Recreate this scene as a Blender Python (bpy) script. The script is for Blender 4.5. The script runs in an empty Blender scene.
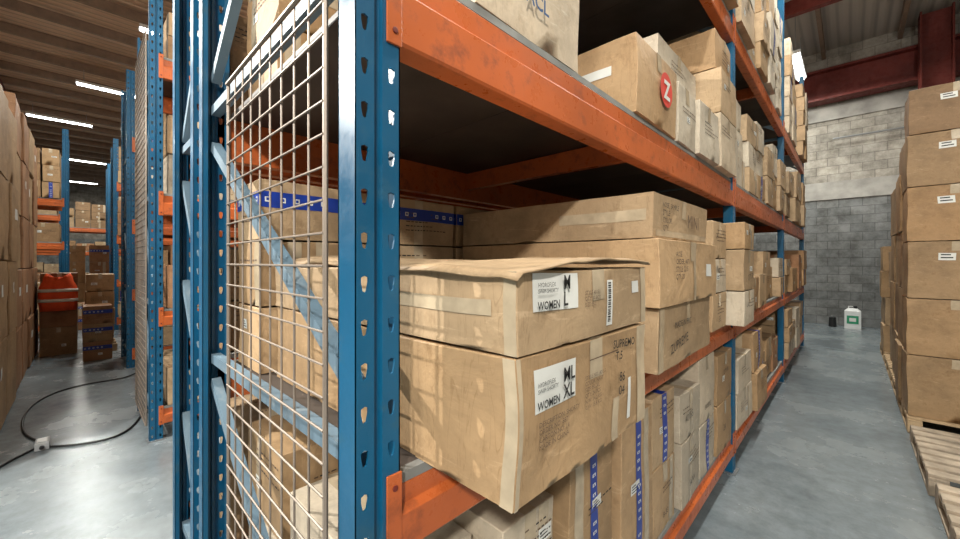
import bpy, math, random
from mathutils import Vector, Matrix, noise as mnoise
R = random.Random(7)
scene = bpy.context.scene
COL = scene.collection

# ---------------------------------------------------------------- materials
MATS = {}
def newmat(name):
    m = bpy.data.materials.new(name); m.use_nodes = True
    nt = m.node_tree
    b = nt.nodes['Principled BSDF']
    MATS[name] = m
    return m, nt, b
def ramp(nt, stops):
    r = nt.nodes.new('ShaderNodeValToRGB')
    e = r.color_ramp.elements
    while len(e) < len(stops): e.new(0.5)
    for i, (p, c) in enumerate(stops):
        e[i].position = p; e[i].color = (*c, 1)
    return r
def mixc(nt, fac, a, b, mode='MIX'):
    m = nt.nodes.new('ShaderNodeMix'); m.data_type = 'RGBA'; m.blend_type = mode
    for s, v in ((m.inputs[0], fac), (m.inputs[6], a), (m.inputs[7], b)):
        if hasattr(v, 'links'): nt.links.new(v, s)
        elif isinstance(v, (int, float)): s.default_value = v
        else: s.default_value = (*v, 1)
    return m.outputs[2]
def noise(nt, scale, detail=4, vec=None, rough=0.55, dist=0.0):
    n = nt.nodes.new('ShaderNodeTexNoise')
    n.inputs['Scale'].default_value = scale; n.inputs['Detail'].default_value = detail
    n.inputs['Roughness'].default_value = rough; n.inputs['Distortion'].default_value = dist
    if vec is not None: nt.links.new(vec, n.inputs['Vector'])
    return n.outputs['Fac']
def objco(nt):
    return nt.nodes.new('ShaderNodeTexCoord').outputs['Object']
def bump(nt, b, h, strength=0.2, dist=0.01):
    n = nt.nodes.new('ShaderNodeBump'); n.inputs['Strength'].default_value = strength
    n.inputs['Distance'].default_value = dist
    nt.links.new(h, n.inputs['Height']); nt.links.new(n.outputs[0], b.inputs['Normal'])
def simple(name, col, rough=0.6, metal=0.0, var=0.15, scale=6, em=None):
    m, nt, b = newmat(name)
    o = objco(nt); f = noise(nt, scale, 4, o)
    r = ramp(nt, [(0.3, tuple(c*(1-var) for c in col)), (0.7, tuple(min(1, c*(1+var)) for c in col))])
    nt.links.new(f, r.inputs[0]); nt.links.new(r.outputs[0], b.inputs['Base Color'])
    b.inputs['Roughness'].default_value = rough; b.inputs['Metallic'].default_value = metal
    if em:
        b.inputs['Emission Color'].default_value = (*em[0], 1); b.inputs['Emission Strength'].default_value = em[1]
    return m
def cardboard(name, col):
    m, nt, b = newmat(name)
    o = objco(nt)
    inf = nt.nodes.new('ShaderNodeObjectInfo')
    r1 = ramp(nt, [(0, (.78,.76,.74)), (.5, (1,1,1)), (1, (1.0,.92,.83))])
    nt.links.new(inf.outputs['Random'], r1.inputs[0])
    f = noise(nt, 2.6, 8, o, .72)
    r2 = ramp(nt, [(.30, tuple(c*.62 for c in col)), (.5, col), (.68, tuple(min(1, c*1.20) for c in col))])
    nt.links.new(f, r2.inputs[0])
    c = mixc(nt, 1.0, r2.outputs[0], r1.outputs[0], 'MULTIPLY')
    f2 = noise(nt, 10, 6, o, .7)
    r3 = ramp(nt, [(.54, (1,1,1)), (.72, (.62,.57,.51))]); nt.links.new(f2, r3.inputs[0])
    c = mixc(nt, .8, c, r3.outputs[0], 'MULTIPLY')
    mp = nt.nodes.new('ShaderNodeMapping'); mp.inputs['Scale'].default_value = (1.0,1.0,4.5); mp.inputs['Rotation'].default_value=(.5,.4,.2)
    nt.links.new(o, mp.inputs[0])
    f3 = noise(nt, 7, 8, mp.outputs[0], .75, .6)
    r4 = ramp(nt, [(.58, (0,0,0)), (.66, (.4,.4,.4))]); nt.links.new(f3, r4.inputs[0])
    c = mixc(nt, r4.outputs[0], c, tuple(min(.8, x*1.4+.07) for x in col))
    mp2 = nt.nodes.new('ShaderNodeMapping'); mp2.inputs['Scale'].default_value = (9,9,1.4); mp2.inputs['Rotation'].default_value=(.9,-.6,.4)
    nt.links.new(o, mp2.inputs[0])
    f4 = noise(nt, 3, 3, mp2.outputs[0], .5, 1.2)
    r5 = ramp(nt, [(.485, (1,1,1)), (.5, (.72,.68,.62)), (.515, (1,1,1))]); nt.links.new(f4, r5.inputs[0])
    f5 = noise(nt, 2.2, 2, o)
    r6 = ramp(nt, [(.48, (0,0,0)), (.62, (.7,.7,.7))]); nt.links.new(f5, r6.inputs[0])
    c = mixc(nt, r6.outputs[0], c, mixc(nt, 1, c, r5.outputs[0], 'MULTIPLY'))
    nt.links.new(c, b.inputs['Base Color'])
    b.inputs['Roughness'].default_value = .6
    b.inputs['Specular IOR Level'].default_value = .35
    bump(nt, b, noise(nt, 6, 5, o, .55, .5), .45, .02)
cardboard('card_a', (.42,.275,.148))
cardboard('card_b', (.48,.34,.205))
cardboard('card_c', (.33,.205,.108))
cardboard('card_w', (.57,.495,.39))
cardboard('card_r', (.37,.195,.10))
simple('tape_clear', (.50,.40,.275), .18, 0, .2, 14)
simple('tape_blue', (.012,.045,.33), .3, 0, .1)
simple('label', (.76,.76,.72), .5, 0, .08)
simple('ink', (.02,.018,.018), .7, 0, .1)
simple('ink_soft', (.13,.08,.05), .8, 0, .1)
simple('ink_blue', (.05,.10,.22), .8, 0, .1)
simple('red_print', (.65,.06,.04), .6, 0, .1)
simple('green_print', (.03,.30,.15), .6, 0, .1)
simple('seam', (.06,.035,.02), .9, 0, .1)

def paint(name, col, rough, dirt=(.25,.2,.17), amt=.5):
    m, nt, b = newmat(name)
    o = objco(nt)
    f = noise(nt, 14, 8, o, .7)
    r = ramp(nt, [(.54, (0,0,0)), (.70, (amt,amt,amt))]); nt.links.new(f, r.inputs[0])
    f2 = noise(nt, 2.5, 3, o)
    r2 = ramp(nt, [(.3, tuple(c*.8 for c in col)), (.7, tuple(c*1.2 for c in col))]); nt.links.new(f2, r2.inputs[0])
    c = mixc(nt, r.outputs[0], r2.outputs[0], dirt)
    nt.links.new(c, b.inputs['Base Color'])
    rr = ramp(nt, [(.4, (rough*.85,)*3), (.7, (min(1,rough*1.5),)*3)]); nt.links.new(f, rr.inputs[0])
    nt.links.new(rr.outputs[0], b.inputs['Roughness'])
    bump(nt, b, f2, .1, .01)
paint('blue_paint', (.004,.092,.195), .36, (.03,.10,.15), .6)
paint('blue_lit', (.13,.20,.26), .5, (.28,.32,.34), .7)  # frame braces: blue made paler, the light on them put into the colour
paint('orange_paint', (.50,.115,.030), .32, (.17,.045,.02), .7)
paint('rust_red', (.15,.020,.013), .6, (.08,.02,.015), .5)
simple('dust_edge', (.25,.25,.235), .8, 0, .3)
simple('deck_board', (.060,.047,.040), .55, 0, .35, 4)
simple('wire', (.27,.22,.18), .5, .3, .15)
simple('steel', (.35,.36,.37), .4, .7, .1)
simple('wood', (.48,.34,.20), .8, 0, .3, 8)
simple('wood_grey', (.40,.325,.245), .85, 0, .35, 8)
simple('black_rubber', (.012,.012,.013), .5, 0, .1)
simple('grey_plastic', (.42,.43,.44), .4, 0, .1)
simple('white_plastic', (.78,.79,.78), .35, 0, .05)
simple('white_metal', (.75,.75,.73), .4, 0, .05)
simple('safety_orange', (.85,.10,.02), .7, 0, .15)
simple('reflective', (.75,.76,.70), .3, 0, .05)
simple('tube_glow', (1,1,1), .5, 0, 0, em=((.95,1.0,1.0), 14))

# floor
m, nt, b = newmat('concrete_floor')
o = objco(nt)
f1 = noise(nt, .9, 9, o, .65)
r = ramp(nt, [(.3, (.135,.165,.185)), (.5, (.215,.25,.27)), (.72, (.32,.355,.37))]); nt.links.new(f1, r.inputs[0])
f2 = noise(nt, 9, 8, o, .75)
r2 = ramp(nt, [(.35, (.62,.62,.62)), (.6, (1,1,1))]); nt.links.new(f2, r2.inputs[0])
nt.links.new(mixc(nt, .7, r.outputs[0], r2.outputs[0], 'MULTIPLY'), b.inputs['Base Color'])
r3 = ramp(nt, [(.3, (.14,)*3), (.7, (.36,)*3)]); nt.links.new(f1, r3.inputs[0])
nt.links.new(r3.outputs[0], b.inputs['Roughness'])
bump(nt, b, f2, .08, .01)
# block wall
def blockwall(name, axis):
    m, nt, b = newmat(name)
    o = objco(nt)
    sp = nt.nodes.new('ShaderNodeSeparateXYZ'); nt.links.new(o, sp.inputs[0])
    cb = nt.nodes.new('ShaderNodeCombineXYZ')
    nt.links.new(sp.outputs[axis], cb.inputs[0]); nt.links.new(sp.outputs[2], cb.inputs[1])
    br = nt.nodes.new('ShaderNodeTexBrick')
    nt.links.new(cb.outputs[0], br.inputs['Vector'])
    br.inputs['Scale'].default_value = 1.0
    br.inputs['Brick Width'].default_value = .40; br.inputs['Row Height'].default_value = .20
    br.inputs['Mortar Size'].default_value = .008; br.inputs['Mortar Smooth'].default_value = .4
    br.inputs['Color1'].default_value = (.26,.26,.252,1); br.inputs['Color2'].default_value = (.34,.335,.32,1)
    br.inputs['Mortar'].default_value = (.19,.185,.18,1)
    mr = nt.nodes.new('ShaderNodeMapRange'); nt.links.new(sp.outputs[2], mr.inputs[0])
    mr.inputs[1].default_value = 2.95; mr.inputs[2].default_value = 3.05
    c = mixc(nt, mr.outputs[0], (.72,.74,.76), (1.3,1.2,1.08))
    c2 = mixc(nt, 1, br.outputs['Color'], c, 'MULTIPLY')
    f = noise(nt, 2.6, 9, o, .75)
    r = ramp(nt, [(.38, (.50,.49,.47)), (.62, (1.12,1.12,1.12))]); nt.links.new(f, r.inputs[0])
    nt.links.new(mixc(nt, 1, c2, r.outputs[0], 'MULTIPLY'), b.inputs['Base Color'])
    b.inputs['Roughness'].default_value = .9
    inv = nt.nodes.new('ShaderNodeMath'); inv.operation = 'SUBTRACT'; inv.inputs[0].default_value = 1
    nt.links.new(br.outputs['Fac'], inv.inputs[1])
    bump(nt, b, inv.outputs[0], .5, .01)
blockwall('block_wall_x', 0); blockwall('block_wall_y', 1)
simple('concrete_band', (.36,.34,.31), .9, 0, .3, 3)
m, nt, b = newmat('ceiling_sheet')
o = objco(nt)
w = nt.nodes.new('ShaderNodeTexWave'); w.wave_type = 'BANDS'; w.bands_direction = 'X'
w.inputs['Scale'].default_value = 1.6; nt.links.new(o, w.inputs['Vector'])
f = noise(nt, .6, 5, o)
r = ramp(nt, [(.3, (.52,.35,.24)), (.7, (.74,.53,.38))]); nt.links.new(f, r.inputs[0])
sp = nt.nodes.new('ShaderNodeSeparateXYZ'); nt.links.new(o, sp.inputs[0])
mr = nt.nodes.new('ShaderNodeMapRange'); nt.links.new(sp.outputs[0], mr.inputs[0])
mr.inputs[1].default_value = -6; mr.inputs[2].default_value = -2
c = mixc(nt, mr.outputs[0], r.outputs[0], (.50,.45,.40))
r2 = ramp(nt, [(0, (.7,.7,.7)), (.3, (1,1,1))]); nt.links.new(w.outputs['Fac'], r2.inputs[0])
nt.links.new(mixc(nt, 1, c, r2.outputs[0], 'MULTIPLY'), b.inputs['Base Color'])
b.inputs['Roughness'].default_value = .6
bump(nt, b, w.outputs['Fac'], .6, .04)
simple('purlin', (.24,.16,.11), .6, 0, .2)

# ---------------------------------------------------------------- mesh builder
class MB:
    def __init__(s): s.v=[]; s.f=[]; s.m=[]; s.mats=[]
    def mi(s, name):
        if name not in s.mats: s.mats.append(name)
        return s.mats.index(name)
    def add(s, verts, faces, mat):
        o = len(s.v); s.v += [tuple(p) for p in verts]
        k = s.mi(mat)
        for f in faces: s.f.append(tuple(i+o for i in f)); s.m.append(k)
    def box(s, x0,x1,y0,y1,z0,z1, mat):
        v=[(x0,y0,z0),(x1,y0,z0),(x1,y1,z0),(x0,y1,z0),(x0,y0,z1),(x1,y0,z1),(x1,y1,z1),(x0,y1,z1)]
        s.add(v, [(0,3,2,1),(4,5,6,7),(0,1,5,4),(1,2,6,5),(2,3,7,6),(3,0,4,7)], mat)
    def bar(s, a, b, w, t, mat, up=(0,1,0)):
        a=Vector(a); b=Vector(b); d=(b-a).normalized(); u=Vector(up)
        u=(u-d*u.dot(d)).normalized(); n=d.cross(u)
        v=[]
        for p in (a,b):
            for i,j in ((-1,-1),(1,-1),(1,1),(-1,1)): v.append(p+n*(w/2*i)+u*(t/2*j))
        s.add(v, [(3,2,1,0),(4,5,6,7),(0,1,5,4),(1,2,6,5),(2,3,7,6),(3,0,4,7)], mat)
    def cyl(s, a, b, r, mat, n=8, r2=None):
        a=Vector(a); b=Vector(b); d=(b-a).normalized()
        u=Vector((0,0,1)) if abs(d.z)<.9 else Vector((1,0,0))
        u=(u-d*u.dot(d)).normalized(); w=d.cross(u); r2=r if r2 is None else r2
        v=[]
        for p,rr in ((a,r),(b,r2)):
            for i in range(n):
                t=2*math.pi*i/n; v.append(p+u*(rr*math.cos(t))+w*(rr*math.sin(t)))
        f=[(i,(i+1)%n,n+(i+1)%n,n+i) for i in range(n)]
        f+= [tuple(range(n-1,-1,-1)), tuple(range(n,2*n))]
        s.add(v,f,mat)
    def prism_y(s, prof, y0, y1, mat):
        n=len(prof); v=[(x,y0,z) for x,z in prof]+[(x,y1,z) for x,z in prof]
        f=[(i,(i+1)%n,n+(i+1)%n,n+i) for i in range(n)]+[tuple(range(n-1,-1,-1)),tuple(range(n,2*n))]
        s.add(v,f,mat)
    def obj(s, name, parent=None, bevel=0, smooth=False, loc=None, auto=False):
        me=bpy.data.meshes.new(name); 
        vs=s.v
        if loc: vs=[(p[0]-loc[0],p[1]-loc[1],p[2]-loc[2]) for p in s.v]
        me.from_pydata(vs,[],s.f)
        for k in s.mats: me.materials.append(MATS[k])
        for p,k in zip(me.polygons,s.m): p.material_index=k; p.use_smooth=smooth or auto
        me.update()
        if auto: me.set_sharp_from_angle(angle=math.radians(42))
        ob=bpy.data.objects.new(name,me); COL.objects.link(ob)
        if loc: ob.location=loc
        if parent: ob.parent=parent
        if bevel:
            b=ob.modifiers.new('bevel','BEVEL'); b.width=bevel; b.segments=2; b.limit_method='ANGLE'; b.angle_limit=math.radians(50)
        return ob
def empty(name, loc=(0,0,0)):
    e=bpy.data.objects.new(name,None); e.location=loc; e.empty_display_size=.2; COL.objects.link(e); return e

# ---------------------------------------------------------------- text on surfaces
TXT={}
def text_mesh(body, size, bold=0.0, spacing=1.0):
    key=(body,size,bold)
    if key in TXT: return TXT[key]
    cu=bpy.data.curves.new('print_text','FONT'); cu.body=body; cu.size=size; cu.offset=bold
    cu.resolution_u=2; cu.space_character=spacing
    ob=bpy.data.objects.new('tmp_text',cu); COL.objects.link(ob)
    dg=bpy.context.evaluated_depsgraph_get()
    me=bpy.data.meshes.new_from_object(ob.evaluated_get(dg))
    bpy.data.objects.remove(ob); TXT[key]=me
    return me
def put_text(body, size, face, pos, mat, parent=None, bold=0.0, rot=0.0, name='print', sx=1.0):
    me=text_mesh(body,size,bold).copy()
    me.materials.clear(); me.materials.append(MATS[mat])
    ob=bpy.data.objects.new(name,me); COL.objects.link(ob)
    if face=='+x': B=Matrix(((0,0,1),(1,0,0),(0,1,0)))
    elif face=='-y': B=Matrix(((1,0,0),(0,0,-1),(0,1,0)))
    B=B.to_4x4()
    M=Matrix.Translation(pos)@B@Matrix.Rotation(rot,4,'Z')@Matrix.Diagonal((sx,1,1,1))
    if parent is not None:
        ob.parent=parent
        bpy.context.view_layer.update()
        ob.matrix_parent_inverse=Matrix.Identity(4)
        ob.matrix_basis = parent.matrix_world.inverted()@M
    else: ob.matrix_world=M
    return ob

# ---------------------------------------------------------------- cardboard box geometry
def cbox(mb, x0,x1,y0,y1,z0,z1, mat='card_a', tape='tape_clear', ang=0, N=3, extra=(), rnd=None, marks=True, seam='x', bul=None, wob=.0):
    rnd=rnd or R
    hx=(x1-x0)/2; hy=(y1-y0)/2; h=z1-z0; cx=(x0+x1)/2; cy=(y0+y1)/2
    ca,sa=math.cos(ang),math.sin(ang)
    bl={f:(bul if bul is not None else rnd.uniform(-.004,.007)) for f in ('+x','-x','+y','-y')}
    bl['+z']=-.003; bl['-z']=-.001
    def surf(face,s,t,off=0):
        b=bl[face]*(1-s*s)*(1-t*t)+off
        zz=(t+1)/2*h
        if face=='+x': p=(hx+b, s*hy, zz)
        elif face=='-x': p=(-hx-b,-s*hy,zz)
        elif face=='+y': p=(-s*hx,hy+b,zz)
        elif face=='-y': p=(s*hx,-hy-b,zz)
        elif face=='+z': p=(s*hx,t*hy,h+b)
        else: p=(s*hx,-t*hy,-b)
        q=(cx+p[0]*ca-p[1]*sa, cy+p[0]*sa+p[1]*ca, z0+p[2])
        if wob:
            n=mnoise.noise_vector(Vector(q)*5.5)*wob+mnoise.noise_vector(Vector(q)*12)*wob*.15
            k=1 if p[2]>.01 else .2
            q=(q[0]+n.x,q[1]+n.y*k,q[2]+n.z*.45*k*(1 if face!='-z' else 0)-(wob*.25 if p[2]>.01 else 0))
        return q
    def patch(face,s0,s1,t0,t1,off,m,n=2):
        if wob: n=max(n,int(max(abs(s1-s0),abs(t1-t0))*N/2)+1)
        v=[];f=[]
        for j in range(n+1):
            for i in range(n+1):
                v.append(surf(face,s0+(s1-s0)*i/n,t0+(t1-t0)*j/n,off))
        for j in range(n):
            for i in range(n):
                a=j*(n+1)+i; f.append((a,a+1,a+n+2,a+n+1))
        mb.add(v,f,m)
    idx={};v=[];f=[]
    def vid(p):
        k=(round(p[0],4),round(p[1],4),round(p[2],4))
        if k not in idx: idx[k]=len(v); v.append(p)
        return idx[k]
    for face in ('+x','-x','+y','-y','+z','-z'):
        g=[[vid(surf(face,-1+2*i/N,-1+2*j/N)) for i in range(N+1)] for j in range(N+1)]
        for j in range(N):
            for i in range(N): f.append((g[j][i],g[j][i+1],g[j+1][i+1],g[j+1][i]))
    mb.add(v,f,mat)
    e1,e2=(.0012,.002) if not wob else (.0018,.0026)
    if seam=='x':
        patch('+z',-1,1,-.004/hy,.004/hy,e1*.8,'seam')
        if tape:
            w=.025/hy; k=min(.9,.08/h*2)
            patch('+z',-1,1,-w,w,e1,tape,4)
            for fc in ('+x','-x'): patch(fc,-w,w,1-k,1.0,e1,tape)
    elif seam=='y':
        patch('+z',-.004/hx,.004/hx,-1,1,e1*.8,'seam')
        if tape:
            w=.025/hx; k=min(.9,.08/h*2)
            patch('+z',-w,w,-1,1,e1,tape,4)
            for fc in ('+y','-y'): patch(fc,-w,w,1-k,1.0,e1,tape)
    elif seam=='v':
        w=.026/hy
        patch('+x',-.004/hy,.004/hy,-1,1,e1*.8,'seam')
        if tape:
            patch('+x',-w,w,-1,1,e1,tape,4)
            patch('+z',.6,1,-w,w,e1,tape)
            if tape=='tape_blue':
                n=int(h/.032)
                for i in range(n):
                    t=-1+2*(i+.5)/n; d=.009/h*2
                    if i%6!=5: patch('+x',-w*.45,w*.45,t-d,t+d*.2,e2,'label',1); patch('+x',-w*.2,w*.15,t-d*.7,t-d*.1,e2+.0005,tape,1)
    elif seam=='band':
        t0=.35; w=.028/h*2
        for fc,hh in (('+x',hy),('-y',hx)):
            patch(fc,-1,1,t0-w,t0+w,e1,'tape_blue',4)
            n=int(hh*2/.045)
            for i in range(n):
                s=-1+2*(i+.5)/n; d=.009/hh
                if i%7<5:
                    patch(fc,s-d,s+d,t0-w*.32,t0+w*.32,e2,'label',1); patch(fc,s-d*.5,s+d*.5,t0-w*.15,t0+w*.2,e2+.0005,'tape_blue',1)
    if marks:
        for fc,hh in (('+x',hy),('-y',hx)):
            if rnd.random()<.65:
                s0=rnd.uniform(-.85,-.1); t=rnd.uniform(.2,.7); n=rnd.randint(2,5)
                for i in range(n):
                    L=rnd.uniform(.05,.13)/hh; d=.005/h*2
                    s=s0
                    while s<min(.9,s0+L*2):
                        e=min(.92,s+rnd.uniform(.008,.024)/hh)
                        patch(fc,s,e,t-d*.5,t+d*.5,e1,rnd.choice(('ink_soft','ink_soft','ink')),1)
                        s=e+.006/hh
                    t-=.02/h*2
                    if t<-.9: break
            if rnd.random()<.6:
                s0=rnd.uniform(-.7,.4); t0=rnd.uniform(-.4,.4)
                ww=rnd.uniform(.03,.055)/hh; hh2=rnd.uniform(.025,.045)/h
                if t0+hh2<.95 and s0+ww*1.5<.95:
                    patch(fc,s0,s0+ww*1.5,t0-hh2,t0+hh2,e1,'label',1)
                    for q in range(3):
                        tt=t0-hh2*.6+q*hh2*.5
                        patch(fc,s0+ww*.15,s0+ww*(1.3-.25*q),tt,tt+hh2*.18,e2,'ink',1)
            if rnd.random()<.3:
                s0=rnd.uniform(-.9,.7); patch(fc,s0,s0+.05/hh,-1,1,e1*.7,'tape_clear',2)
    for e in extra:
        patch(*e)
    return surf
def barcode(s0,s1,t0,t1,n=14,face='+x',seed=1,vert=True):
    rn=random.Random(seed); out=[(face,s0,s1,t0,t1,.0022,'label',2)]
    t=t0+(t1-t0)*.08
    while t<t1-(t1-t0)*.08:
        d=(t1-t0)*rn.uniform(.01,.035)
        out.append((face,s0+(s1-s0)*.15,s1-(s1-s0)*.35,t,t+d,.0030,'ink',1)); t+=d+(t1-t0)*rn.uniform(.012,.03)
    return out

def hero(x0,x1,y0,y1,z0,z1,mat='card_a',tape='tape_clear',ang=0,extra=(),marks=True,seam='x',N=5,bul=None,name='cardboard_box',wob=.007):
    mb=MB(); cbox(mb,x0,x1,y0,y1,z0,z1,mat,tape,ang,max(N,8),extra,None,marks,seam,bul,wob)
    return mb.obj(name,bevel=.003,loc=((x0+x1)/2,(y0+y1)/2,z0),auto=True)
CARDS=['card_a','card_a','card_b','card_b','card_c','card_w','card_r']
def fill(xf, sg, depth, y0, y1, z0, ztop, wr=(.34,.55), hr=(.2,.36), seed=0, low=.55, cards=CARDS, over=(-.04,.06), back=True, blue=.12, wob=.007, N=5, dr=(.5,.62)):
    rn=random.Random(seed); y=y0; mb=MB()
    while y<y1-.2:
        w=rn.uniform(*wr)
        if y+w>y1-.12: w=y1-y
        top=z0+rn.uniform(low,1)*(ztop-z0); z=z0+.002
        xo=rn.uniform(*over); d=rn.uniform(*dr)
        h0=rn.uniform(*hr); cm=rn.choice(cards)
        while True:
            h=h0*rn.uniform(.9,1.1)
            if z+h>top+.05: break
            xa=xf+sg*(xo+rn.uniform(-.02,.02)); xb=xa-sg*d
            xlo,xhi=min(xa,xb),max(xa,xb)
            c=cm if rn.random()<.7 else rn.choice(cards)
            t='tape_clear'; sm='x'
            if rn.random()<blue: t='tape_blue'; sm='v'
            cbox(mb,xlo,xhi,y+.014,y+w-.014,z,z+h-.006,c,t,rn.uniform(-.025,.025),N,(),rn,True,sm,None,wob)
            z+=h
        if back and depth>.9:
            xb2=xf-sg*(depth-.06); xb1=xf+sg*xo-sg*(d+.05)
            zt=max(z,z0+.3)
            cbox(mb,min(xb1,xb2),max(xb1,xb2),y+.012,y+w-.012,z0+.002,z0+(zt-z0)*.5,rn.choice(cards),None,0,2,(),rn,True,'x')
            cbox(mb,min(xb1,xb2),max(xb1,xb2),y+.012,y+w-.012,z0+(zt-z0)*.5+.004,zt-.01,rn.choice(cards),None,0,2,(),rn,True,'x')
        y+=w
    if mb.v: mb.obj('carton_stack',auto=True)

# ---------------------------------------------------------------- pallet rack
W=.09; PITCH=.075
def upright(mb, xf, sg, y0, H, D=.06, mat='blue_paint'):
    cells=int(H/PITCH)
    def cell(ya,yb,z):
        yc=(ya+yb)/2; zc=z+PITCH/2; za=z; zb=z+PITCH
        rect=[(ya,za),(yc,za),(yb,za),(yb,zc),(yb,zb),(yc,zb),(ya,zb),(ya,zc)]
        hw=.0068
        hole=[(yc-hw*.55,zc-.013),(yc,zc-.015),(yc+hw*.55,zc-.013),(yc+hw,zc+.002),(yc+hw,zc+.011),(yc,zc+.014),(yc-hw,zc+.011),(yc-hw,zc+.002)]
        v=[(xf,a,b) for a,b in rect]+[(xf,a,b) for a,b in hole]+[(xf-sg*.004,a,b) for a,b in hole]
        f=[]
        for i in range(8):
            j=(i+1)%8; f.append((i,j,8+j,8+i)); f.append((8+i,8+j,16+j,16+i))
        mb.add(v,f,mat)
    for k in range(cells):
        z=k*PITCH
        cell(y0,y0+.037,z); cell(y0+.053,y0+W,z)
    Ht=cells*PITCH
    xr=xf-sg*.009
    def q(a,b):
        mb.add([(a[0],a[1],0),(b[0],b[1],0),(b[0],b[1],Ht),(a[0],a[1],Ht)],[(0,1,2,3)],mat)
    q((xf,y0+.037),(xr,y0+.040)); q((xr,y0+.040),(xr,y0+.050)); q((xr,y0+.050),(xf,y0+.053))
    xb=xf-sg*D
    for ya,s in ((y0,1),(y0+W,-1)):
        x0,x1=min(xf,xb),max(xf,xb)
        yy=(ya,ya+s*.0025); mb.box(x0,x1,min(yy),max(yy),0,Ht,mat)
        yy=(ya,ya+s*.018); mb.box(min(xb,xb+sg*.0025),max(xb,xb+sg*.0025),min(yy),max(yy),0,Ht,mat)
    mb.box(min(xf,xb)-.02,max(xf,xb)+.02,y0-.015,y0+W+.015,0,.008,'steel')
def connector(mb, xf, sg, y, z0, z1, side):
    ya,yb=(y-.030,y+.002) if side>0 else (y-.002,y+.030)
    xa,xb=sorted((xf,xf+sg*.005))
    mb.box(xa,xb,ya,yb,z0-.005,z1+.035,'orange_paint')
    for zz in (z1+.01,z0+.02):
        mb.cyl((xf+sg*.005,(ya+yb)/2,zz),(xf+sg*.008,(ya+yb)/2,zz),.006,'rust_red',8)
def rack(xf, depth, ys, levels, H, zigs, mesh_zt=None, sg=1, deck=True, mesh_x=None, name='pallet_rack', mp=(.070,.058)):
    root=empty(name,(xf,ys[0],0))
    root_inv=Matrix.Translation((-xf,-ys[0],0))
    def fin(mb,nm,bevel=0):
        o=mb.obj(nm,parent=root,bevel=bevel); o.matrix_parent_inverse=root_inv; return o
    xb=xf-sg*depth
    for y in ys:
        mb=MB(); upright(mb,xf,sg,y,H); upright(mb,xb,-sg,y,H)
        xa,xc=xf-sg*.05,xb+sg*.05; yc=y+W/2
        for (z,kind) in zigs:
            if kind=='h': mb.bar((xa,yc,z),(xc,yc,z),.034,.03,'blue_lit')
            elif kind[0]=='d': mb.bar((xa,yc,z),(xc,yc,z+kind[1]),.034,.03,'blue_lit')
        fin(mb,'upright_frame')
    for (z0,z1) in levels:
        mb=MB()
        for i in range(len(ys)-1):
            ya,yb=ys[i]+W,ys[i+1]
            Hh=z1-z0
            for xx,s in ((xf,sg),(xb,-sg)):
                o=.004
                prof=[(xx+s*(o-.004),z0),(xx+s*o,z0+.006),(xx+s*o,z0+Hh*.60),(xx-s*.012,z0+Hh*.68),(xx-s*.012,z1),(xx-s*.05,z1),(xx-s*.05,z0)]
                mb.prism_y(prof,ya+.001,yb-.001,'orange_paint')
                connector(mb,xx,s,ya,z0,z1,1); connector(mb,xx,s,yb,z0,z1,-1)
            for ym in ((ya+yb)/2-.1,):
                mb.box(min(xf-sg*.05,xb+sg*.05),max(xf-sg*.05,xb+sg*.05),ym,ym+.045,z0+.06,z1-.005,'orange_paint')
        fin(mb,'beams',bevel=.003)
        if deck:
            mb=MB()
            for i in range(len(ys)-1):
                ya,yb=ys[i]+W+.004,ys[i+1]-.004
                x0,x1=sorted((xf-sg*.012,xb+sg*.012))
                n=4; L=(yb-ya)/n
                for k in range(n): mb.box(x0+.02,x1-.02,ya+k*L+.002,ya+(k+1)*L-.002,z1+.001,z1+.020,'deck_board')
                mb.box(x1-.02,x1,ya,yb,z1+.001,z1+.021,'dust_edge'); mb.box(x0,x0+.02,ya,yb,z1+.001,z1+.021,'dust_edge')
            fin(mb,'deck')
    if mesh_zt:
        mb=MB(); ym=ys[0]-.012
        x0,x1=mesh_x; zb=.12; zt=mesh_zt
        n=max(4,round((x1-x0)/mp[0])); 
        for i in range(n+1):
            x=x0+(x1-x0)*i/n; mb.cyl((x,ym,zb),(x,ym,zt),.0024 if 0<i<n else .005,'wire',6)
        k=int((zt-zb)/mp[1])
        for j in range(k+1):
            z=zb+(zt-zb)*j/k; mb.cyl((x0,ym-.004,z),(x1,ym-.004,z),.0024 if 0<j<k else .005,'wire',6)
        fin(mb,'mesh_guard')
    return root
LV=[(.13,.25),(.96,1.08),(1.90,2.065),(3.06,3.225)]
YS1=[.32,3.2,6.05,8.9]
ZG=[(.20,'h'),(.32,('d',.72)),(1.13,'h'),(1.245,('d',.70)),(2.08,'h'),(2.95,('d',-.75)),(3.05,'h'),(3.15,('d',.75)),(4.1,'h')]
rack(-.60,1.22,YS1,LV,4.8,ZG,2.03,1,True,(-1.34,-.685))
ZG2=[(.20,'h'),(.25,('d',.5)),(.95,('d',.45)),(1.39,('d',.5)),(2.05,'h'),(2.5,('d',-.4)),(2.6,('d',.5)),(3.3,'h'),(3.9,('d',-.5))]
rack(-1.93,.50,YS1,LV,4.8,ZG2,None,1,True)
YS2=[.40,3.2,6.0,8.8]
rack(-4.2,1.0,YS2,LV,3.75,ZG[:7],3.45,1,True,(-5.15,-4.28))
rack(-7.3,1.0,[.45,3.2],LV,4.2,ZG[:7],None,1,True)
rack(-11.6,1.0,[.5,3.2],LV,4.2,ZG[:7],None,1,True)
LF=[(.13,.25),(1.75,1.88),(2.62,2.76)]
rack(-11.5,1.0,[-2.9,-.25],LF,4.2,ZG[:7],None,1,True)
rack(-15.5,1.0,[-2.9,-.4],LF,4.4,ZG[:7],None,1,True)
rack(-15.5,1.0,[.55,3.2],LF,4.4,ZG[:7],None,1,True)
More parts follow.
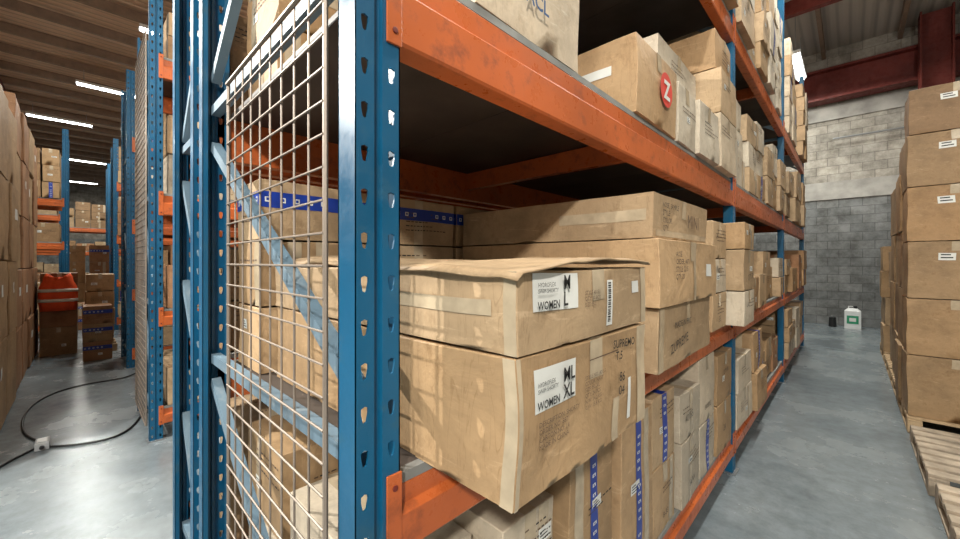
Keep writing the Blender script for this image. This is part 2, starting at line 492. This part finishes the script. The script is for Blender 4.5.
rack(-20.5,1.0,[-1.5,1.2],LF,3.4,ZG[:7],None,1,True)

# ---------------------------------------------------------------- hero cartons, near bay, mid shelf
z1=1.103
exA=[('+x',-.84,-.30,.20,.80,.0024,'label',4),('+x',.60,.66,-.75,.05,.0024,'label',2),('+x',-.10,.40,.66,.68,.002,'ink_soft',2),
     ('+x',.82,1.0,-1,1,.0018,'tape_clear',4),('-y',.95,1.0,-1,1,.0018,'tape_clear',4),('+x',-1,-.96,-1,1,.0018,'tape_clear',4),
     ('+x',.30,.42,-1,-.2,.0018,'tape_clear',4)]
A=hero(-1.44,-.38,.474,1.0,z1,1.345,'card_a','tape_clear',0,extra=exA,marks=False,N=20,wob=.008)
exB=[('+x',-.84,-.30,-.02,.93,.0024,'label',4),('+x',.70,.84,.15,.55,.0024,'label',2),
     ('-y',.1,.9,-.1,.3,.0018,'tape_clear',6),('-y',.95,1.0,-1,1,.0018,'tape_clear',4),('+x',.90,1.0,-1,1,.0018,'tape_clear',4)]+barcode(.14,.25,-.75,.65,seed=4)
Bx=hero(-1.44,-.38,.474,1.0,1.349,1.487,'card_b','tape_clear',.008,extra=exB,marks=False,N=20,wob=.007)
mb=MB(); n=34; v=[];f=[]
for j in range(n+1):
    for i in range(n+1):
        s=i/n;t=j/n
        x=-1.45+s*(1.076); y=.464+t*.548
        q=mnoise.noise_vector(Vector((x*6,y*8,3)))
        z=1.497+.008*math.sin(5*s+3*t)+.020*math.sin(math.pi*t)*(1-s*.35)+q.z*.010
        if i==n: x+=.004*math.sin(9*t)+.003+q.x*.008; z+=-.004*math.cos(14*t)-.004
        if j==0: z-=.010; y+=.004*math.sin(20*s)+q.y*.008
        if j==n: z-=.006
        v.append((x,y,z))
for j in range(n):
    for i in range(n):
        a=j*(n+1)+i; f.append((a,a+1,a+n+2,a+n+1))
mb.add(v,f,'card_b')
lid=mb.obj('lid',parent=Bx,smooth=True); lid.matrix_parent_inverse=Matrix.Translation((.91,-.737,-1.349))
so=lid.modifiers.new('thick','SOLIDIFY'); so.thickness=.004
bpy.context.view_layer.update()
X=-.3695
def lab(par,z,l1,l2,style):
    put_text('WOMEN',.020,'+x',(X,.521,z+.004),'ink',par,.0003,sx=.86)
    put_text('HYDROFLEX\nSWIM SHORTY',.0105,'+x',(X,.522,z+.042),'ink',par,.0,sx=.88)
    put_text(l1,.035,'+x',(X,.600,z+.036),'ink',par,.0007,sx=.88)
    put_text(l2,.035,'+x',(X,.600,z+.006),'ink',par,.0007,sx=.88)
    put_text(style,.0115,'+x',(X,.678,z+.02),'ink_soft',par,.0)
lab(A,1.250,'ML','XL','STYLE NO. 40155\nCOLOR: NAVY\nSIZE: ML-XL\nQTY: 24 PCS\nN.W: 14.2 KG\nG.W: 15.8 KG')
lab(Bx,1.416,'M','L','STYLE 40151\nQTY: 30 PCS\nSIZE: M-L')
put_text('SUPREMO\n  T.5',.026,'+x',(X,.80,1.312),'ink',A,.0002,-.06)
put_text('86\n04',.03,'+x',(X,.83,1.235),'ink',A,.0,-.1)
put_text('DESCRIPTION: SHORTY\nORDER NO: 8871\nCARTON NO: 14\nMADE IN CHINA',.0125,'+x',(X,.525,1.225),'ink_soft',A,0)
C1=hero(-1.47,-.50,1.40,2.09,1.587,1.752,'card_b','tape_clear',.0,marks=False,N=12,extra=[('+x',-.9,.95,-.9,-.6,.0018,'tape_clear',5),('-y',.2,.95,-.2,.3,.0018,'tape_clear',5)])
C2=hero(-1.46,-.47,1.385,2.12,1.341,1.583,'card_b','tape_clear',-.01,extra=[('+x',.55,.75,-.2,.25,.0024,'label',1),('+x',.05,.15,-1,1,.0018,'tape_clear',5)],marks=False,N=12)
C3=hero(-1.46,-.49,1.40,2.12,z1,1.337,'card_b','tape_clear',.01,marks=False,N=12,extra=[('+x',-.98,-.85,-1,1,.0018,'tape_clear',5)])
bpy.context.view_layer.update()
put_text('AOSE  SAMPLE\nSTYLE:\nCOLOR:\nQTY:',.028,'+x',(-.488,1.46,1.70),'ink',C1)
put_text('AOSE\nORDER: 4471\nSTYLE: 2215\nQTY: 20',.028,'+x',(-.455,1.50,1.52),'ink',C2)
put_text('MADE IN PRC',.034,'+x',(-.475,1.55,1.25),'ink',C3)
put_text('MINI',.08,'+x',(-.485,1.74,1.64),'ink_soft',C1,0)
put_text('ZUPREME',.05,'+x',(-.473,1.5,1.16),'ink',C3,0,.12)
hero(-1.44,-.62,1.03,1.375,z1,1.30,'card_a'); hero(-1.44,-.66,1.03,1.375,1.306,1.47,'card_c')
y=.43
for w in (.46,.48,.5,.5,.45):
    z=z1
    for i,h in enumerate((.24,.24,.22)):
        if y+w<3.15: hero(-1.765,-1.50,y+.01,y+w-.01,z,z+h-.006,R.choice(['card_a','card_b']),None if i==2 else 'tape_clear',0,seam='band' if i==2 else 'x',N=3)
        z+=h
    y+=w
SCR=['12/18','SAMPLE','No 7','L-XL','OK','24','B-33','QTY 30','M','40155','55','A/W']
def scribble(o,xf,ya,yb,za,zb,rn=random.Random(77)):
    bpy.context.view_layer.update()
    s=rn.choice(SCR); sz=rn.uniform(.035,.06)
    put_text(s,sz,'+x',(xf+.010,ya+(yb-ya)*rn.uniform(.1,.35),za+(zb-za)*rn.uniform(.2,.6)),'ink',o,0,rn.uniform(-.12,.12))
for (ya,yb,xf,hs,cs) in [(2.14,2.46,-.60,(.24,.22),('card_w','card_w')),(2.47,2.80,-.56,(.22,.2,.22),('card_b','card_w','card_b')),(2.81,3.17,-.47,(.22,.26,.17),('card_w','card_b','card_a'))]:
    z=z1
    for h,c in zip(hs,cs):
        o=hero(xf-.62,xf,ya+.008,yb-.008,z,z+h-.006,c,'tape_clear',R.uniform(-.015,.015),N=3); scribble(o,xf,ya,yb,z,z+h); z+=h
low=[(.46,.74,-.74,(.26,.24),'card_w'),(.77,1.02,-.66,(.30,.22),'card_w'),(1.05,1.36,-.63,(.60,),'card_a'),(1.39,1.70,-.61,(.63,),'card_b'),(1.73,2.02,-.62,(.31,.32),'card_b'),(2.05,2.38,-.60,(.33,.24),'card_w'),(2.41,2.74,-.61,(.3,.38),'card_w'),(2.77,3.15,-.60,(.32,.32),'card_a')]
k=0
for (ya,yb,xf,hs,c) in low:
    z=.273
    for h in hs:
        blue = k in (5,7,10) or len(hs)==1
        o=hero(xf-.55,xf,ya+.006,yb-.006,z,z+h-.006,c,'tape_blue' if blue else 'tape_clear',R.uniform(-.03,.03),N=3,seam='v' if blue else 'x')
        if not blue: scribble(o,xf,ya,yb,z,z+h)
        z+=h; k+=1
fill(-1.34,1,.48,.45,3.15,.271,.85,seed=5,back=False,low=.9,over=(-.02,-.01),dr=(.34,.38))
# upper shelf bay 1
z2=2.088
T=hero(-1.2,-.61,.62,1.08,z2,2.60,'card_w','tape_clear',0,marks=False)
bpy.context.view_layer.update()
put_text('ACL',.055,'+x',(-.596,.79,2.17),'ink_blue',T,.001)
put_text('QTY:\nSIZE:',.05,'+x',(-.596,.9,2.40),'ink_soft',T)
T2=hero(-1.28,-.60,1.50,1.98,z2,2.40,'card_b','tape_clear',0,extra=[('-y',.3,.7,.1,.35,.0022,'label',1)],marks=False)
mbc=MB()
cyc,czc=1.80,2.26
n=28; v=[(-.586,cyc+.075*math.cos(2*math.pi*i/n),czc+.075*math.sin(2*math.pi*i/n)) for i in range(n)]
mbc.add(v,[tuple(range(n))],'red_print')
cc=mbc.obj('round_logo',parent=T2); bpy.context.view_layer.update(); cc.matrix_parent_inverse=T2.matrix_world.inverted()
put_text('Z',.11,'+x',(-.584,1.765,2.22),'label',T2,.004)
put_text('STYLE 2207\nQTY 12 PCS\nMADE IN CHINA',.035,'-y',(-1.1,1.486,2.30),'ink_soft',T2)
hero(-1.25,-.60,2.0,2.30,z2,2.38,'card_w','tape_clear',.02); 
hero(-1.25,-.58,2.32,2.70,z2,2.38,'card_w','tape_clear',-.02)
hero(-1.3,-.70,2.02,2.68,2.39,2.66,'card_w','tape_clear',0)
hero(-1.25,-.57,2.72,3.14,z2,2.42,'card_w'); hero(-1.25,-.57,2.72,3.14,2.425,2.70,'card_b'); hero(-1.25,-.60,2.72,3.14,2.705,2.95,'card_a')
hero(-1.2,-.9,1.1,1.46,z2,2.30,'card_c')
fill(-1.37,1,.43,.45,3.15,z2,2.75,seed=8,back=False,low=.8,over=(-.02,-.01),dr=(.32,.36))
fill(-.62,1,1.22,.45,3.15,3.248,4.3,seed=9,low=.7)
for bi,(ya,yb) in enumerate([(3.31,6.03),(6.16,8.88)]):
    for li,(zz,zt) in enumerate([(.273,.90),(1.103,1.80),(2.088,2.98),(3.248,4.6)]):
        cs=['card_w','card_b','card_b','card_w','card_a'] if li>=2 else CARDS
        fill(-.60,1,1.22,ya,yb,zz,zt,seed=20+bi*7+li,low=.8 if li!=1 else .6,cards=cs,over=(-.05,.05))
for bi,(ya,yb) in enumerate([(.43,3.18),(3.31,6.03)]):
    for li,(zz,zt) in enumerate([(.273,.88),(1.103,1.80),(2.088,2.9),(3.248,4.2)]):
        fill(-2.42,-1,.44,ya,yb,zz,zt,seed=60+bi*7+li,low=.8,over=(-.06,-.03),back=False,cards=['card_a','card_b','card_c'],N=3,dr=(.38,.42))
for bi,(ya,yb) in enumerate([(.51,3.18),(3.31,5.98)]):
    for li,(zz,zt) in enumerate([(.273,.90),(1.103,1.82),(2.088,2.98),(3.248,3.72)]):
        fill(-4.22,1,1.0,ya,yb,zz,zt,seed=90+bi*7+li,low=.8,over=(-.03,.03),N=3)
for x,s in ((-7.32,120),(-11.62,130)):
    for li,(zz,zt) in enumerate([(.273,.90),(1.103,1.82),(2.088,2.98),(3.248,4.3)]):
        fill(x,1,1.0,.56,3.18,zz,zt,seed=s+li,low=.8,over=(-.03,.03),N=3)
for x,ya,yb,s in ((-11.52,-2.78,-.27,140),(-15.52,-2.78,-.42,150),(-15.52,.66,3.18,160),(-20.52,-1.4,1.18,170)):
    for li,(zz,zt) in enumerate([(.273,1.6),(1.902,2.5),(2.782,3.8)]):
        fill(x,1,1.0,ya,yb,zz,zt,seed=s+li,low=.8,over=(-.03,.03),hr=(.28,.42),cards=['card_a','card_r','card_b','card_c'],N=3)

# ---------------------------------------------------------------- left tall carton piles
def pile(x0,x1,ytop,yd,cols,hs,z0,cards,seed,name='carton_stack'):
    rn=random.Random(seed); mb=MB(); w=(x1-x0)/cols
    for i in range(cols):
        z=z0+.002
        for h in hs:
            hh=h
            j=rn.uniform(-.03,.0)
            ex=[('+y',-.3,.1,.1,.4,.003,'label',1)] if rn.random()<.4 else []
            cbox(mb,x0+i*w+.018,x0+(i+1)*w-.018,ytop-yd+j,ytop+j,z,z+hh-.012,rn.choice(cards),'tape_clear',rn.uniform(-.015,.015),5,ex,rn,True,'x',None,.01)
            z+=hh
    return mb.obj(name,bevel=.01,auto=True)
pile(-6.6,-4.3,-.46,.7,3,(.78,.72,.76,.78),.02,['card_a','card_c','card_a'],1)
pile(-9.9,-6.7,-.49,.7,4,(.7,.7,.66,.7,.62),.02,['card_r','card_a','card_r'],2)
pile(-9.6,-9.0,.42,.34,1,(.29,)*4,.15,['card_r','card_a'],3)
def ypile(x0,x1,y0,y1,z0,cols,hs,cards,seed,blue=0,name='carton_stack'):
    rn=random.Random(seed); mb=MB(); w=(y1-y0)/cols
    for i in range(cols):
        z=z0+.002
        for h in hs:
            bl=rn.random()<blue
            cbox(mb,x0,x1+rn.uniform(-.02,.02),y0+i*w+.01,y0+(i+1)*w-.01,z,z+h-.004,rn.choice(cards),'tape_blue' if bl else 'tape_clear',rn.uniform(-.015,.015),4,(),rn,True,'band' if bl else 'x',None,.004); z+=h
    return mb.obj(name,auto=True)
ypile(-12.8,-12.3,-.2,.12,0,1,(.3,.28),['card_r'],11,1)
ypile(-13.4,-12.9,.15,.5,0,1,(.5,.5,.5,.4),['card_a','card_r'],12,.3)
ypile(-14.2,-13.7,-.3,.1,0,1,(.5,.5,.5,.4),['card_r','card_a'],13,0)
ypile(-8.8,-8.3,.02,.36,0,1,(.29,.27,.27),['card_r','card_a'],19,.7)

# ---------------------------------------------------------------- pallets
def pallet(x0,x1,y0,y1,z0=0,mat='wood_grey'):
    mb=MB()
    for i in range(3):
        xx=x0+(x1-x0-.09)*i/2
        for j in range(3):
            yy=y0+(y1-y0-.12)*j/2; mb.box(xx,xx+.09,yy,yy+.12,z0+.022,z0+.10,mat)
        mb.box(xx,xx+.09,y0,y1,z0+.001,z0+.021,mat)
        mb.box(xx,xx+.09,y0,y1,z0+.101,z0+.119,mat)
    n=8; g=(y1-y0)/n
    for k in range(n): mb.box(x0,x1,y0+k*g+.01,y0+(k+1)*g-.035,z0+.120,z0+.140,mat)
    return mb.obj('wooden_pallet',bevel=.003)
pallet(.36,1.36,3.78,4.85); pallet(.38,1.38,2.62,3.70)
for ya in (5.05,6.15,7.25,8.4): pallet(.36,1.46,ya,ya+1.02,0,'wood')
pallet(-9.65,-8.95,.05,.44,0,'wood')
def rpile(y0,y1,x0,cols,hs,seed,cards):
    rn=random.Random(seed)
    for i in range(cols):
        z=.145
        for k,h in enumerate(hs):
            j=rn.uniform(-.02,.02); w=.56
            ex=[('-y',-.35,.0,.35,.60,.0022,'label',1),('-y',-.3,-.05,.42,.46,.003,'ink',1),('-y',-.3,-.1,.52,.56,.003,'ink',1)] if i==0 and k>1 else []
            hero(x0+i*(w+.015)+j,x0+i*(w+.015)+w-.01+j,y0,y1,z,z+h-.006,rn.choice(cards),'tape_clear',rn.uniform(-.015,.015),extra=ex,marks=False,seam='y',N=3,wob=.009)
            z+=h
BR=['card_a','card_c','card_a']
rpile(5.1,5.58,.38,2,(.54,.50,.50,.48,.46,.40),31,BR)
rpile(5.61,6.1,.36,2,(.54,.56,.56,.56,.30),32,BR)
rpile(6.2,6.7,.37,2,(.56,.56,.56,.54),33,BR)
rpile(6.72,7.2,.38,2,(.56,.56,.56,.54),34,BR)
rpile(7.3,7.9,.40,2,(.5,.5,.5),35,['card_b','card_a'])
rpile(8.45,8.95,.36,2,(.4,.42,.4,.38),36,['card_b','card_b','card_a'])
rpile(8.98,9.4,.37,2,(.4,.42,.4),37,['card_b','card_a'])

# ---------------------------------------------------------------- safety vest
mb=MB(); v=[];f=[]
rows=[(0,.20),(.12,.215),(.25,.22),(.38,.21),(.47,.17),(.54,.16),(.60,.13)]
NX=8
for (z,hw) in rows:
    for i in range(NX+1):
        s=-1+2*i/NX
        d=.05*(1-s*s)+.012*math.sin(9*s+z*5)
        zz=z
        if z>=.60: zz=z-.10*(1-abs(s))**1.5*1.2
        v.append((-9.15+d,-.24+s*hw,.72+zz))
for j in range(len(rows)-1):
    for i in range(NX):
        a=j*(NX+1)+i; f.append((a,a+1,a+NX+2,a+NX+1))
mb.add(v,f,'safety_orange')
for (za,zb) in ((.14,.19),(.30,.35)):
    v=[];f=[]
    for z in (za,zb):
        for i in range(NX+1):
            s=-1+2*i/NX; v.append((-9.142+.05*(1-s*s)+.012*math.sin(9*s+z*5),-.24+s*.222,.72+z))
    for i in range(NX): f.append((i,i+1,NX+2+i,NX+1+i))
    mb.add(v,f,'reflective')
vest=mb.obj('safety_vest',smooth=True); vest.modifiers.new('t','SOLIDIFY').thickness=.006
ypile(-9.9,-9.2,-.45,-.02,0,1,(.45,.45,.42),['card_a','card_r'],14)

# ---------------------------------------------------------------- cable and adapter
def cable(pts,r,name):
    cu=bpy.data.curves.new(name,'CURVE'); cu.dimensions='3D'; cu.bevel_depth=r; cu.bevel_resolution=2
    sp=cu.splines.new('NURBS'); sp.points.add(len(pts)-1); sp.use_endpoint_u=True; sp.order_u=4
    for p,q in zip(sp.points,pts): p.co=(q[0],q[1],r+.001,1)
    cu.materials.append(MATS['black_rubber'])
    ob=bpy.data.objects.new(name,cu); COL.objects.link(ob); return ob
cable([(-7.0,.62),(-6.9,.50),(-6.7,.42),(-6.75,.2),(-6.7,-.05),(-6.5,-.25),(-6.1,-.36),(-5.7,-.38),(-5.3,-.36),(-5.0,-.30),(-4.8,-.21)],.009,'power_cable')
cable([(-5.3,.46),(-5.15,.45),(-4.8,.38),(-4.5,.25),(-4.5,.05),(-4.6,-.1),(-4.66,-.17)],.009,'power_cable')
cable([(-4.7,-.25),(-4.6,-.32),(-4.5,-.40),(-4.2,-.5),(-4.0,-.7),(-4.0,-1.2)],.009,'power_cable')
mb=MB(); mb.box(-4.78,-4.63,-.25,-.17,.002,.06,'grey_plastic'); mb.box(-4.75,-4.66,-.24,-.18,.06,.068,'white_plastic')
mb.cyl((-4.63,-.21,.03),(-4.60,-.21,.03),.014,'black_rubber'); mb.cyl((-4.81,-.21,.03),(-4.78,-.21,.03),.014,'black_rubber')
mb.obj('power_adapter',bevel=.008)

# ---------------------------------------------------------------- jerrycan by the wall
mb=MB()
mb.box(-.10,.17,11.95,12.15,.002,.40,'white_plastic')
mb.add([(-.10,11.95,.40),(.17,11.95,.40),(.17,12.15,.40),(-.10,12.15,.40),(-.04,11.99,.46),(.11,11.99,.46),(.11,12.11,.46),(-.04,12.11,.46)],[(0,1,5,4),(1,2,6,5),(2,3,7,6),(3,0,4,7),(4,5,6,7)],'white_plastic')
mb.cyl((.08,12.05,.46),(.08,12.05,.51),.03,'black_rubber',12)
mb.bar((-.03,12.05,.50),(.04,12.05,.50),.02,.02,'white_plastic'); mb.bar((-.03,12.05,.45),(-.03,12.05,.51),.02,.02,'white_plastic')
mb.box(-.06,.13,11.946,11.949,.12,.30,'green_print')
mb.box(-.02,.09,11.943,11.945,.17,.25,'label')
mb.obj('jerrycan',bevel=.012)
mb=MB(); mb.cyl((-.30,12.1,.002),(-.30,12.1,.22),.07,'black_rubber',14,.06); mb.cyl((-.30,12.1,.22),(-.30,12.1,.26),.03,'steel',12)
mb.obj('paint_tin')

# ---------------------------------------------------------------- room shell
XL,XR,YB,YF,ZC=-36,2.6,-8,12.5,6.6
def slab(name,a,mat):
    mb=MB(); mb.box(*a,mat); return mb.obj(name)
slab('floor',(XL,XR,YB,YF,-.1,0),'concrete_floor')
slab('ceiling',(XL,XR,YB,YF,ZC,ZC+.1),'ceiling_sheet')
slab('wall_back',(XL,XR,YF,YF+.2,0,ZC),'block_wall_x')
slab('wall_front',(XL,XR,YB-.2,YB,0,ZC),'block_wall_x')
slab('wall_right',(XR,XR+.2,YB,YF,0,ZC),'block_wall_y')
slab('wall_left',(XL-.2,XL,YB,YF,0,ZC),'block_wall_y')
slab('trim_1',(XL,XR,YF-.03,YF,3.0,3.42),'concrete_band')
slab('trim_2',(XL,XR,YF-.04,YF,4.9,5.25),'concrete_band')
mb=MB()
mb.box(XL,XR,12.0,12.4,5.28,5.33,'rust_red'); mb.box(XL,XR,12.0,12.4,5.95,6.0,'rust_red'); mb.box(XL,XR,12.18,12.22,5.33,5.95,'rust_red')
mb.obj('steel_girder')
mb=MB()
mb.box(1.0,1.03,11.65,11.98,0,6.5,'rust_red'); mb.box(1.42,1.45,11.65,11.98,0,6.5,'rust_red'); mb.box(1.03,1.42,11.80,11.83,0,6.5,'rust_red')
mb.obj('steel_column')
mb=MB()
x=XL+.5
while x<XR:
    mb.box(x,x+.07,YB,YF,6.40,6.595,'purlin'); x+=1.25
for yy in (-6,-1.6,4.2,9.2):
    mb.box(XL,XR,yy,yy+.14,6.12,6.38,'rust_red')
mb.obj('roof_purlins')
mb=MB(); mb.cyl((1.9,11.9,0),(1.9,11.9,6.4),.05,'steel',10); mb.cyl((-.3,12.3,4.4),(2.5,12.3,4.4),.02,'steel',8)
mb.obj('wall_pipe')

# ---------------------------------------------------------------- lights
def tube(x,y,z,power,L=1.45,along='y',col=(1,1,.92)):
    e=empty('fluorescent_light',(x,y,z))
    mb=MB()
    hx,hy=(.09,L/2) if along=='y' else (L/2,.09)
    mb.box(-hx,hx,-hy,hy,.03,.09,'white_metal')
    for o in (-.045,.045):
        if along=='y': mb.cyl((o,-hy+.02,.012),(o,hy-.02,.012),.014,'tube_glow',8)
        else: mb.cyl((-hx+.02,o,.012),(hx-.02,o,.012),.014,'tube_glow',8)
    for q in (-.5,.5):
        p=(0,q*L*.8) if along=='y' else (q*L*.8,0)
        mb.cyl((p[0],p[1],.09),(p[0],p[1],6.4-z),.006,'steel',6)
    mb.obj('fixture',parent=e)
    ld=bpy.data.lights.new('tube_light','AREA'); ld.shape='RECTANGLE'; ld.size=2*hx; ld.size_y=2*hy
    ld.energy=power; ld.color=col
    lo=bpy.data.objects.new('tube_light',ld); COL.objects.link(lo); lo.parent=e; lo.location=(0,0,-.01)
P=120
for (x,y,z,p) in [(-.78,10.3,5.5,P*1.4),(-.1,6.0,5.6,P*.95),(.0,2.2,5.6,P*1.05),(0,-1.8,5.6,P*.95),(-3.3,-1.9,5.7,P*.8),(-3.2,3,5.7,P*.8),(-3.2,7.5,5.7,P*.6),
                  (-6.3,2.5,5.8,P*.7),(-8.5,-2.6,5.9,P*1.2),(-9.7,1.5,5.9,P*1.2),(-14.1,.65,6.0,P*1.6),(-18.2,-.43,6.0,P*1.8),(-24.8,.13,6.0,P*1.8),(-31.5,0,6.0,P*1.3),
                  (1.4,-5,5.6,P*1.0),(-3,-6,5.7,P*.9)]:  # tubes near and behind the camera are unseen, added as fill
    tube(x,y,z,p)
def add_lamp(x,y,z,power,target,size=.26):
    e=empty('added_lamp',(x,y,z))
    mb=MB(); mb.cyl((0,0,.0),(0,0,.22),.22,'white_metal',20,.08); mb.cyl((0,0,.22),(0,0,.36),.07,'steel',12); mb.cyl((0,0,.36),(0,0,6.4-z),.01,'steel',6)
    mb.obj('shade',parent=e)
    ld=bpy.data.lights.new('lamp_light','AREA'); ld.shape='DISK'; ld.size=size; ld.energy=power; ld.color=(1,.96,.88)
    lo=bpy.data.objects.new('lamp_light',ld); COL.objects.link(lo); lo.parent=e; lo.location=(0,0,-.14)
    d=Vector(target)-Vector((x,y,z)); lo.rotation_euler=d.to_track_quat('-Z','Y').to_euler()
add_lamp(-3.6,-1.5,3.6,210,(-.7,.5,1.2),.03)  # unseen small lamp, added to throw the mesh guard's shadow on near cartons
add_lamp(1.9,-2.4,4.0,210,(-.5,1.5,1.4))  # unseen lamp behind the camera, added to brighten the near carton fronts

w=bpy.data.worlds.new('world'); scene.world=w; w.use_nodes=True
w.node_tree.nodes['Background'].inputs[0].default_value=(.7,.8,.9,1)
w.node_tree.nodes['Background'].inputs[1].default_value=.3

# ---------------------------------------------------------------- camera
cd=bpy.data.cameras.new('camera'); cam=bpy.data.objects.new('camera',cd); COL.objects.link(cam)
cd.sensor_width=36; cd.lens=385/960*36; cd.clip_start=.02; cd.clip_end=200; cd.shift_y=-.0078
cam.location=(0,0,1.5); cam.rotation_euler=(math.radians(90),0,math.radians(43.9))
scene.camera=cam
scene.view_settings.view_transform='Standard'
